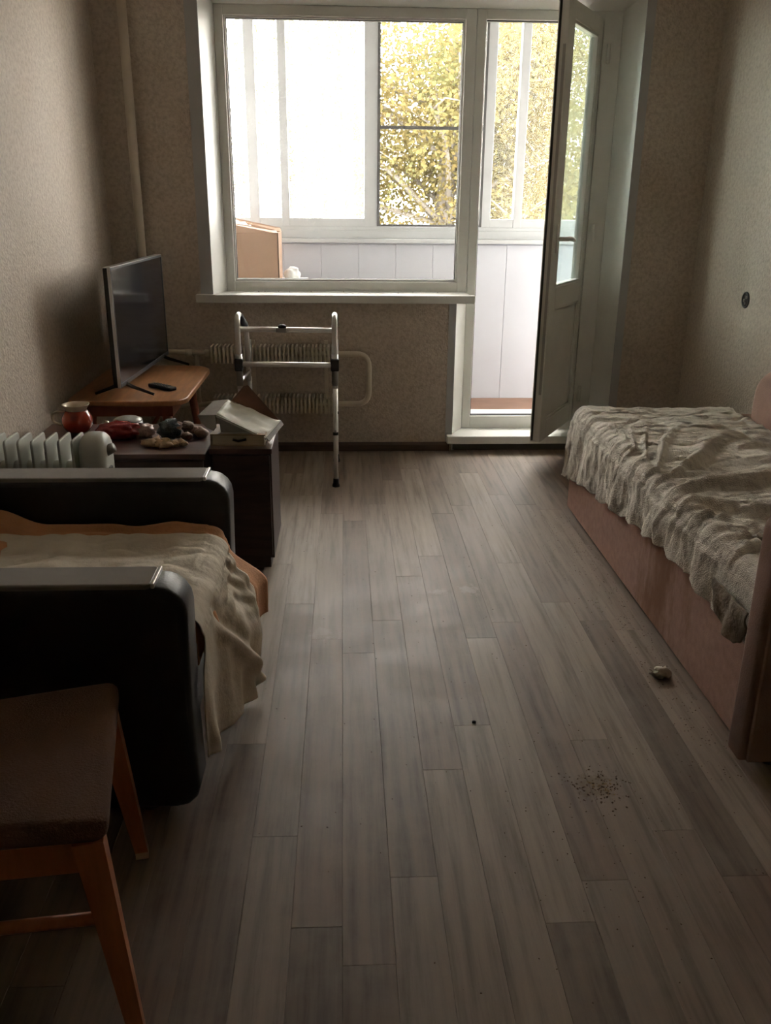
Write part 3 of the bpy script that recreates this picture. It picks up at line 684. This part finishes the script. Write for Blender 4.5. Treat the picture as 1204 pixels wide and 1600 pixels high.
# heap of odds and ends
o = blob('dark_pouch', (-0.675, 3.31, CZ+0.034), (0.042, 0.036, 0.040), 'dark_green', None, 3, 0.35, 2.6, 5, flat=0.034); tag(o, 'dark green crumpled pouch in the heap on the nightstand', 'pouch')
random.seed(21)
for i in range(15):
    a = random.uniform(0, 6.28); r_ = random.uniform(0.03, 0.085)
    x = -0.625+math.cos(a)*r_*0.95; y = 3.33+math.sin(a)*r_*0.8
    s_ = random.uniform(0.014, 0.024); z = CZ+s_*0.75+(0.02 if r_ < 0.045 else 0)
    if i in (2, 7): z = CZ+s_*0.75
    o = blob('nut', (x, y, z), (s_*1.15, s_, s_*0.85), 'crust_brown', None, 2, 0.25, 2.2, i+30, flat=s_*0.72)
    tag(o, 'brown nut in the heap around the dark green pouch', 'nut', 'nuts heaped on the nightstand')
for i in range(9):
    x = -0.735+i*0.0155+random.uniform(-.006, .006); y = 3.188+random.uniform(-.025, .03)
    s_ = random.uniform(0.013, 0.023)
    o = blob('bread_crust', (x, y, CZ+s_*0.55), (s_*1.3, s_*0.85, s_*0.75), 'crust_tan', None, 2, 0.45, 2.8, i+60, flat=s_*0.53)
    tag(o, 'tan broken bread crust at the front edge of the nightstand', 'crust', 'bread crusts on the nightstand')

# book and torn carton on the right nightstand
bk = thing('old_book', 'worn tan hardback book under the torn white carton', 'book', (-0.40, 3.28, CZ))
BM = Matrix.Translation((-0.395, 3.265, CZ)) @ Matrix.Rotation(math.radians(-3), 4, 'Z')
box('page_block', -0.098, 0.096, -0.068, 0.066, 0.004, 0.040, 'book_pages', bk, M=BM)
boxes('cover', [(-0.105, 0.102, -0.073, 0.071, 0.0, 0.004), (-0.105, 0.102, -0.073, 0.071, 0.040, 0.045), (-0.105, -0.100, -0.073, 0.071, 0.002, 0.042)], 'book_cover', bk, M=BM)
tube('ribbon', [BM @ Vector(p) for p in ((-0.02, -0.070, 0.024), (0.0, -0.078, 0.020), (0.03, -0.072, 0.026))], 0.005, 'dark_recess', bk, 6)
ct = thing('torn_carton', 'torn open carton with white lining on top of the old book', 'carton', (-0.38, 3.28, CZ+0.045))
A_ = Vector((-0.477, 3.20, 0.609)); B_ = Vector((-0.296, 3.20, 0.519)); C_ = Vector((-0.249, 3.335, 0.551)); D_ = Vector((-0.448, 3.335, 0.637))
def wrinkled(i, j):
    p = A_.lerp(B_, i).lerp(D_.lerp(C_, i), j)
    return p+Vector((0, 0, 0.006*N(i*5, j*4, 3)+0.004*math.sin(i*9+j*4)*j-0.004*math.sin(math.pi*i)))
grid('white_panel', 18, 12, wrinkled, 'carton_white', ct, 0.004)
plate('front_rim', [A_+Vector((0, -0.001, 0.002)), B_+Vector((0, -0.001, 0.002)), B_+Vector((0.004, 0, -0.009)), A_+Vector((0, 0, -0.008))], 0.003, 'carton_white', ct)
plate('inner_wall', [(-0.474, 3.225, 0.600), (-0.305, 3.225, 0.528), (-0.313, 3.225, 0.535), (-0.466, 3.225, 0.535)], 0.004, 'carton_grey', ct)
plate('carton_floor', [(-0.476, 3.205, 0.536), (-0.300, 3.205, 0.536), (-0.290, 3.335, 0.536), (-0.455, 3.335, 0.536)], 0.003, 'carton_grey', ct)
plate('back_wall', [(-0.455, 3.332, 0.535), (-0.29, 3.332, 0.535), (-0.262, 3.334, 0.546), (-0.448, 3.334, 0.632)], 0.003, 'carton_brown', ct)
plate('left_flap', [A_, D_, (-0.510, 3.375, 0.622), (-0.555, 3.26, 0.592)], 0.003, 'carton_grey', ct)
plate('tab', [(-0.555, 3.262, 0.592), (-0.480, 3.202, 0.608), (-0.479, 3.203, 0.560), (-0.490, 3.212, 0.545), (-0.520, 3.235, 0.552), (-0.540, 3.25, 0.568)], 0.003, 'carton_grey', ct)
plate('right_flap', [B_, C_, (-0.240, 3.335, 0.536), (-0.285, 3.20, 0.505)], 0.003, 'carton_grey', ct)
plate('brown_flap', [(-0.435, 3.34, 0.632), (-0.252, 3.338, 0.550), (-0.375, 3.385, 0.682), (-0.392, 3.385, 0.678)], 0.004, 'carton_brown', ct)

# ---------------------------------------------------------------- oil heater behind the armchair
ht = thing('oil_heater', 'white oil-filled finned heater standing between the black armchair and nightstands', 'heater', (-1.0, 2.83, 0))
HZ = 0.632
fin = None
for i in range(8):
    x = -1.172+i*0.0425
    prof = rrect(-0.065, 0.065, -0.26, 0.26, (0.03, 0.03, 0.014, 0.014), 4)
    if fin is None:
        prof2 = [(2.81+p[0], HZ-0.26+p[1]) for p in prof]
        o = prism('fin', prof2, 'x', x-0.0045, x+0.0045, 'heater_white', ht, bev=0.003, seg=2); fin = o; xf = x
    else:
        o = fin.copy(); COL.objects.link(o); o.location = (x-xf, 0, 0)
for z in (HZ-0.11, HZ-0.45): tube('header_pipe', [(-1.19, 2.81, z), (-0.86, 2.81, z)], 0.028, 'heater_white', ht, 14)
cap_prof = rrect(2.745, 2.885, 0.10, HZ+0.012, (0.03, 0.03, 0.065, 0.065), 8)
prism('control_cap', cap_prof, 'x', -0.862, -0.775, 'heater_white', ht, bev=0.030, seg=5, smooth=True)
tube('knob', [(-0.79, 2.80, HZ-0.05), (-0.755, 2.80, HZ-0.035)], [0.020, 0.016], 'tin', ht, 14)
box('switch', -0.79, -0.768, 2.785, 2.815, HZ-0.13, HZ-0.10, 'black_plastic', ht, bev=0.003)
for x in (-1.15, -0.86):
    boxes('caster_bar', [(x-0.012, x+0.012, 2.69, 2.93, 0.055, 0.075), (x-0.01, x+0.01, 2.79, 2.83, 0.07, 0.17)], 'black_plastic', ht)
    for y in (2.70, 2.92):
        tube('caster', [(x-0.012, y, 0.027), (x+0.012, y, 0.027)], 0.027, 'black_plastic', ht, 14)

# ---------------------------------------------------------------- black armchair bed with sheets
ac = thing('armchair_bed', 'black leather armchair bed with grey topped armrests along the left wall', 'armchair', (-0.78, 2.13, 0))
def armrest(y0, y1):
    prof = [(-1.19, 0.03)]
    prof += [(-0.395+0.055*math.cos(math.radians(a)), 0.085+0.055*math.sin(math.radians(a))) for a in (-90, -60, -30, 0)]
    prof += [(-0.345, 0.30)]
    prof += [(-0.405+0.065*math.cos(math.radians(a)), 0.528+0.066*math.sin(math.radians(a))) for a in (0, 20, 40, 60, 75, 90)]
    prof += [(-1.19, 0.594)]
    a = prism('armrest', prof, 'y', y0, y1, 'black_leather', ac, bev=0.022, seg=4, smooth=True)
    prism('armrest_pad', rrect(-1.185, -0.412, y0+0.010, y1-0.010, (0.0, 0.012, 0.012, 0.0), 3), 'z', 0.585, 0.602, 'arm_pad', a, bev=0.004, seg=2)
    box('pad_end', -0.414, -0.406, y0+0.012, y1-0.012, 0.585, 0.603, 'chrome_strip', a, bev=0.002)
    tube('piping', fillet([(-1.18, y0+0.006, 0.578), (-0.415, y0+0.006, 0.578), (-0.358, y0+0.006, 0.52), (-0.358, y0+0.008, 0.10)], 0.06, 6), 0.005, 'black_leather', a, 8)
armrest(1.695, 1.815); armrest(2.440, 2.565)
box('seat_base', -1.17, -0.40, 1.812, 2.443, 0.05, 0.30, 'black_leather', ac, bev=0.012)
box('seat_cushion', -1.10, -0.385, 1.818, 2.437, 0.29, 0.438, 'black_leather', ac, bev=0.035, seg=4)
box('backrest', -1.215, -1.07, 1.80, 2.455, 0.10, 0.66, 'black_leather', ac, bev=0.03, seg=4)
for x in (-1.1, -0.47):
    for y in (1.755, 2.50): tube('foot', [(x, y, 0.0), (x, y, 0.04)], 0.02, 'black_plastic', ac, 10)

def drape(y0, y1, hemtab, bulge, zt, amp, seed, xback=-1.06, xe=-0.40, flare=None):
    R_ = 0.05
    def fn(u, v):
        y = y0+(y1-y0)*v
        hem = lerp_tab(hemtab, y)
        flat = (xe-xback); arc = R_*math.pi/2; drop = max(0.02, zt-R_-hem)
        L = flat+arc+drop; s = u*L
        wr = amp*(N(s*5+seed, y*9, 1)+0.5*N(s*11, y*17+seed, 4))
        if s < flat: p = Vector((xback+s, y, zt+abs(wr)*1.0+0.002))
        elif s < flat+arc:
            a = (s-flat)/R_; p = Vector((xe+R_*math.sin(a), y, zt-R_+R_*math.cos(a)+abs(wr)*0.5))
        else:
            d = s-flat-arc; k = d/drop
            fold = lerp_tab(bulge, y)*sstep(0, 0.55, k)
            fold += 0.014*k*math.sin(y*46+seed+2*N(y*6, d*4, seed))+wr*0.8
            yy = y+0.02*k*N(y*7, d*6, seed+2)+(flare(y, k) if flare else 0)
            p = Vector((xe+R_+max(0.004, fold), yy, max(0.006, zt-R_-d)))
        return p
    return fn
# cream sheet on the seat, hanging down the front towards the floor
hem_w = [(1.83, 0.115), (1.90, 0.085), (2.00, 0.065), (2.14, 0.045), (2.20, 0.03), (2.26, 0.05), (2.30, 0.12), (2.335, 0.20)]
bul_w = [(1.82, 0.002), (1.90, 0.012), (2.00, 0.030), (2.12, 0.060), (2.22, 0.078), (2.28, 0.078), (2.335, 0.066)]
cream0 = drape(1.828, 2.335, hem_w, bul_w, 0.464, 0.014, 3.0, xe=-0.384, flare=lambda y, k: -0.055*sstep(1.96, 1.83, y)*sstep(0.05, 0.45, k))
def cream(u, v):
    p = cream0(u, v)
    d = 0.42-p.z
    if p.x > -0.345 and d > 0:                                     # a long diagonal fold and small cross gathers
        c_ = p.y-(1.93+0.85*d)
        p.x += 0.030*math.exp(-(c_/0.028)**2)*sstep(0.03, 0.14, d)-0.010*math.exp(-((c_-0.06)/0.03)**2)
        p.x += 0.006*math.sin(p.z*120+9*N(p.y*8, p.z*3))*sstep(0.20, 0.05, d)*sstep(2.05, 2.2, p.y)
    elif d <= 0:
        p.z += 0.012*max(0, N(p.x*4+p.y*7, p.y*5-p.x*6, 2))+0.008*abs(N(p.x*14, p.y*5, 6))
    return p
o = grid('cream_sheet', 150, 110, cream, 'sheet_cream', None, 0.003)
tag(o, 'rumpled cream bed sheet hanging off the seat of the black armchair', 'sheet')
# orange sheet under it: shows along the far armrest and hangs at the far corner
hem_o = [(1.83, 0.34), (2.20, 0.33), (2.30, 0.28), (2.35, 0.17), (2.43, 0.15), (2.50, 0.17)]
bul_o = [(1.82, 0.002), (2.10, 0.008), (2.25, 0.020), (2.31, 0.045), (2.37, 0.095), (2.44, 0.110)]
base_o = drape(1.826, 2.430, hem_o, bul_o, 0.446, 0.005, 8.0, flare=lambda y, k: 0.06*k*sstep(2.33, 2.43, y))
def orange(u, v):
    p = base_o(u, v)
    y = 1.826+(2.430-1.826)*v
    ridge = math.exp(-((y-2.400)/0.030)**2)+0.5*math.exp(-((y-2.352+0.01*N(p.x*6, 3))/0.010)**2)                       # rolled edge along the far armrest
    back = sstep(-0.85, -1.02, p.x)*sstep(2.0, 2.3, y)
    if p.x < -0.36: p.z += ridge*(0.026+0.012*N(p.x*9, 1, 2))+back*(0.045+0.06*N(p.x*7, y*8, 5))
    return p
o = grid('orange_sheet', 130, 90, orange, 'sheet_orange', None, 0.003)
tag(o, 'orange bed sheet bunched along the far armrest under the cream sheet', 'sheet')

# ---------------------------------------------------------------- wooden chair
chx = thing('wooden_chair', 'wooden chair with brown upholstered seat and scuffed orange-brown legs', 'chair', (-0.615, 1.322, 0), math.radians(11), local=True)
# local +x is the front of the chair, z up
CS = 0.452
seat = [(0.198, -0.222), (0.198, 0.222), (-0.21, 0.185), (-0.21, -0.185)]
def inset_round(poly, r=0.03, n=4):
    pts = []
    k = len(poly)
    for i in range(k):
        a, p, c = Vector(poly[i-1]), Vector(poly[i]), Vector(poly[(i+1) % k])
        q0 = p+(a-p).normalized()*r; q1 = p+(c-p).normalized()*r
        for j in range(n+1):
            t = j/n; w = q0*(1-t)**2+p*2*t*(1-t)+q1*t*t; pts.append((w.x, w.y))
    return pts
so = prism('seat', inset_round(seat), 'z', CS-0.045, CS, 'chair_fabric', chx, bev=0.016, seg=4, smooth=True)
box('apron', 0.150, 0.170, -0.175, 0.175, CS-0.105, CS-0.045, 'chair_wood', chx, bev=0.002)
box('apron', -0.19, -0.17, -0.15, 0.15, CS-0.105, CS-0.045, 'chair_wood', chx, bev=0.002)
for sy in (-1, 1):
    M_ = Matrix.Translation((-0.01, sy*0.183, 0)) @ Matrix.Rotation(sy*math.atan2(0.03, 0.36), 4, 'Z')
    box('side_rail', -0.18, 0.18, -0.010, 0.010, CS-0.105, CS-0.045, 'chair_wood', chx, bev=0.002, M=M_)
    def leg(name, top, bot, w0, w1):
        vs = []
        for (c, w) in ((bot, w1), (top, w0)):
            for ax, ay in ((-1, -1), (1, -1), (1, 1), (-1, 1)): vs.append((c[0]+ax*w, c[1]+ay*w*0.85, c[2]))
        return mesh(name, vs, [(0, 1, 2, 3), (7, 6, 5, 4), (0, 4, 5, 1), (1, 5, 6, 2), (2, 6, 7, 3), (3, 7, 4, 0)], 'chair_wood', chx)
    l1 = leg('leg', (0.165, sy*0.195, CS-0.044), (0.208, sy*0.225, 0.012), 0.024, 0.0135)
    o = mesh('foot_tip', [(0.208+ax*0.0137, sy*0.225+ay*0.0120, z) for z in (0, 0.018) for ax, ay in ((-1, -1), (1, -1), (1, 1), (-1, 1))], [(0, 1, 2, 3), (7, 6, 5, 4), (0, 4, 5, 1), (1, 5, 6, 2), (2, 6, 7, 3), (3, 7, 4, 0)], 'worn_wood', l1)
    l2 = leg('leg', (-0.185, sy*0.165, CS-0.044), (-0.235, sy*0.185, 0.0), 0.022, 0.0135)
    leg('back_post', (-0.29, sy*0.165, 0.86), (-0.188, sy*0.168, CS-0.05), 0.011, 0.020)
    tube('stretcher', [(0.172, sy*0.206, 0.25), (-0.205, sy*0.175, 0.25)], 0.011, 'chair_wood', chx, 8)
boxes('back_rail', [(-0.305, -0.275, -0.16, 0.16, 0.72, 0.85)], 'chair_wood', chx, bev=0.006)
boxes('back_rail', [(-0.255, -0.235, -0.16, 0.16, 0.58, 0.63)], 'chair_wood', chx, bev=0.005)

# ---------------------------------------------------------------- sofa bed on the right with blanket
sb_ = thing('sofa_bed', 'dusty pink-brown sofa bed with stained front along the right wall', 'sofa', (1.45, 2.9, 0))
box('base', 1.043, 1.885, 1.95, 3.84, 0.012, 0.36, 'sofa_pink', sb_, bev=0.008)
box('seat_cushion', 1.056, 1.885, 1.93, 3.838, 0.35, 0.462, 'sofa_inner', sb_, bev=0.03, seg=4)
prism('backrest', rrect(1.93, 3.62, 0.45, 0.72, (0.0, 0.0, 0.14, 0.05), 8), 'x', 1.74, 1.895, 'sofa_inner', sb_, bev=0.045, seg=5, smooth=True)
ar = prism('armrest', [(1.00, 0.03), (1.885, 0.03), (1.885, 0.62)]+[(1.06+0.06*math.cos(math.radians(a)), 0.64+0.06*math.sin(math.radians(a))) for a in (90, 115, 140, 160, 180)], 'y', 1.825, 1.925, 'sofa_inner', sb_, bev=0.024, seg=4, smooth=True)
prism('armrest_face', [(1.012, 0.04), (1.88, 0.04), (1.88, 0.61), (1.065, 0.685), (1.02, 0.655), (1.012, 0.61)], 'y', 1.816, 1.832, 'sofa_inner', ar, bev=0.003, seg=2)
for x in (1.10, 1.82):
    for y in (1.88, 3.78): tube('foot', [(x, y, 0.0), (x, y, 0.035)], 0.022, 'black_plastic', sb_, 10)

hem_b = [(1.93, 0.30), (2.10, 0.292), (2.38, 0.322), (2.55, 0.32), (2.86, 0.287), (3.02, 0.268), (3.43, 0.223), (3.82, 0.175), (3.95, 0.17)]
BX, BYF, BZ, BR = 1.043, 3.85, 0.478, 0.045
def ridge(t, p): return (1-abs(t))**p if abs(t) < 1 else 0
def blanket(u, v):
    # u: 0 at the wall side to 1 at the front hem; v: 0 near end to 1 far hem
    y_len = (BYF-BR)-1.935; far_drop = 0.22; arc = BR*math.pi/2
    Lv = y_len+arc+far_drop; t = v*Lv
    if t < y_len: y = 1.935+t; dz_y = 0; 
    elif t < y_len+arc:
        a = (t-y_len)/BR; y = BYF-BR+BR*math.sin(a); dz_y = BR*(1-math.cos(a))
    else: y = BYF+0.006; dz_y = BR+(t-y_len-arc)
    xw = 1.74; flat = xw-(BX+BR); hem = lerp_tab(hem_b, y)+0.010*N(y*14, 3)+0.004*math.sin(y*60)
    drop = BZ-BR-hem; Lu = flat+arc+drop; s = u*Lu
    # wrinkles on top: long folds running across the bed, gathered at the front edge
    xx = xw-s
    fan = (y-2.62)/(0.10+0.55*max(0.0, s and (flat-s)/flat))
    fold = 0.034*max(0, math.sin(fan*5.5+1.2*N(xx*3, y*3, 2)))**2*sstep(-0.2, 0.25, flat-s)*math.exp(-((y-2.70)/0.55)**2)
    wr = fold*1.25+0.020*(0.5-abs(N(xx*2.6+0.6*y, y*7.5, 7)))**2*2+0.011*(0.6-abs(N(xx*7+2*y, y*17, 1)))**2*2+0.003*N(xx*26, y*36, 2)
    wr -= 0.011*math.exp(-(N(xx*1.6+0.9*y, y*5.5-xx*1.1, 11)/0.05)**2)+0.006*math.exp(-(N(xx*4.5-y, y*12, 13)/0.07)**2)
    wr = max(wr, -0.004)
    near = 0.15+0.85*sstep(1.98, 2.28, y)
    if s > flat: wr *= near
    if s < flat: p = Vector((xw-s, y, BZ-dz_y+0.006+wr)); 
    elif s < flat+arc:
        a = (s-flat)/BR; p = Vector((BX+BR-BR*math.sin(a)-wr*0.5*math.sin(a), y, BZ-BR+BR*math.cos(a)-dz_y+0.006+wr*math.cos(a)))
    else:
        d = s-flat-arc; k = d/max(drop, 0.05)
        f2 = 0.016*(0.4+k)*(math.sin(y*31+2.2*N(y*5, d*3, 4))*0.5+0.5)+0.009*abs(N(y*20, d*8, 3))+0.008*N(y*9, d*11, 9)*k
        f2 = f2*near+0.010*near*math.exp(-(N(y*7+d*3, d*2.5, 21)/0.09)**2)*k
        p = Vector((BX-0.006-f2-wr*0.5, y, BZ-BR-d-dz_y))
    if dz_y > BR*0.9:
        p.y += 0.012+0.014*abs(N(p.x*9, p.z*7, 6))
    p.z = max(p.z, hem-0.012)
    return p
bl = thing('blanket', 'crumpled beige printed blanket covering the sofa bed', 'blanket', (1.4, 2.9, 0.48))
grid('blanket_cloth', 190, 300, blanket, 'blanket', bl, 0.004)
# turned-up corner showing the dark underside
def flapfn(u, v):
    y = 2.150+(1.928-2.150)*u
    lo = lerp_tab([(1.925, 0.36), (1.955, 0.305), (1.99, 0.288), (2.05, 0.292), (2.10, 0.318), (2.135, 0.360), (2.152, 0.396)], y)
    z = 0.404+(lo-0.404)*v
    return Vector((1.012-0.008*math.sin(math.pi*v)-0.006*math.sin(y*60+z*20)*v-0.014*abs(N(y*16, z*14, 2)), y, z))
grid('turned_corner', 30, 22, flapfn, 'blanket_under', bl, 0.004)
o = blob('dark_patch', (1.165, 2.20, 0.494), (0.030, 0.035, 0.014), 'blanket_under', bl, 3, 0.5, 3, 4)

# ---------------------------------------------------------------- open socket box on the right wall
sk = thing('socket_box', 'open black electrical socket box without cover on the right wall', 'socket', (XR, 4.165, 0.93))
lathe('ring', [(0.030, 0.004), (0.030, -0.006), (0.037, -0.006), (0.039, -0.003), (0.039, 0.004)], (XR, 4.165, 0.93), 'black_plastic', sk, 24, 'x')
lathe('cup', [(0.031, 0.003), (0.031, -0.001), (0.002, -0.0008)], (XR, 4.165, 0.93), 'dark_recess', sk, 24, 'x')
for dy, dz in ((-0.011, 0.012), (0.012, -0.004), (-0.006, -0.016)):
    boxes('contact', [(XR-0.008, XR, 4.165+dy-0.004, 4.165+dy+0.004, 0.93+dz-0.006, 0.93+dz+0.006)], 'socket_metal', sk, bev=0.001)

# ---------------------------------------------------------------- litter on the floor
o = blob('paper_scrap', (0.962, 2.305, 0.014), (0.030, 0.022, 0.016), 'paper_scrap', None, 3, 0.5, 2.6, 14, flat=0.014); tag(o, 'crumpled pale paper scrap on the floor near the sofa bed', 'paper')
o = blob('pebble', (0.354, 2.074, 0.004), (0.006, 0.005, 0.004), 'dark_recess', None, 2, 0.2, 2, 3, flat=0.004); tag(o, 'tiny dark pebble alone on the open floor', 'pebble')
def crumbs(name, pts, mat, label, z=0.0):
    vs, fs = [], []
    for (x, y, s) in pts:
        k = len(vs); a = random.uniform(0, 6.28); c_, s_ = math.cos(a)*s, math.sin(a)*s
        vs += [(x+c_, y+s_, z+0.0002), (x-s_*0.7, y+c_*0.7, z+0.0002), (x-c_, y-s_, z+0.0002), (x+s_*0.7, y-c_*0.7, z+0.0002), (x+c_*.2, y, z+s*0.7)]
        fs += [(k, k+1, k+4), (k+1, k+2, k+4), (k+2, k+3, k+4), (k+3, k, k+4), (k+3, k+2, k+1, k)]
    o = mesh(name, vs, fs, mat); tag(o, label, 'crumbs', None, 'stuff')
random.seed(77)
pts = [(random.gauss(0.62, 0.035), random.gauss(1.785, 0.035), random.uniform(0.0015, 0.0045)) for _ in range(120)]
pts += [(random.gauss(0.60, 0.14), random.gauss(1.70, 0.25), random.uniform(0.001, 0.0028)) for _ in range(160)]
pts += [(1.03-abs(random.gauss(0, 0.11)), random.uniform(1.8, 3.75), random.uniform(0.001, 0.0032)) for _ in range(620)]
pts += [(random.uniform(-0.25, 1.0), random.uniform(1.2, 4.6), random.uniform(0.001, 0.0028)) for _ in range(260)]
crumbs('dirt_crumbs', pts, 'crumbs', 'dark brown crumbs and grit scattered over the floor')
crumbs('sill_specks', [(x, y, 0.0045) for x, y in ((-0.47, 4.975), (-0.435, 4.98), (-0.36, 4.985), (-0.30, 4.97), (-0.18, 4.985), (0.0, 4.98), (0.30, 4.93), (0.385, 4.985), (0.52, 4.96))], 'crumbs', 'dark dead flies and specks lying on the white window sill', 0.8755)
pts = [(random.gauss(0.63, 0.016), random.gauss(1.785, 0.014), random.uniform(0.002, 0.005)) for _ in range(30)]
crumbs('food_crumbs', pts, 'crumbs_light', 'light brown food crumbs in a small pile on the floor')
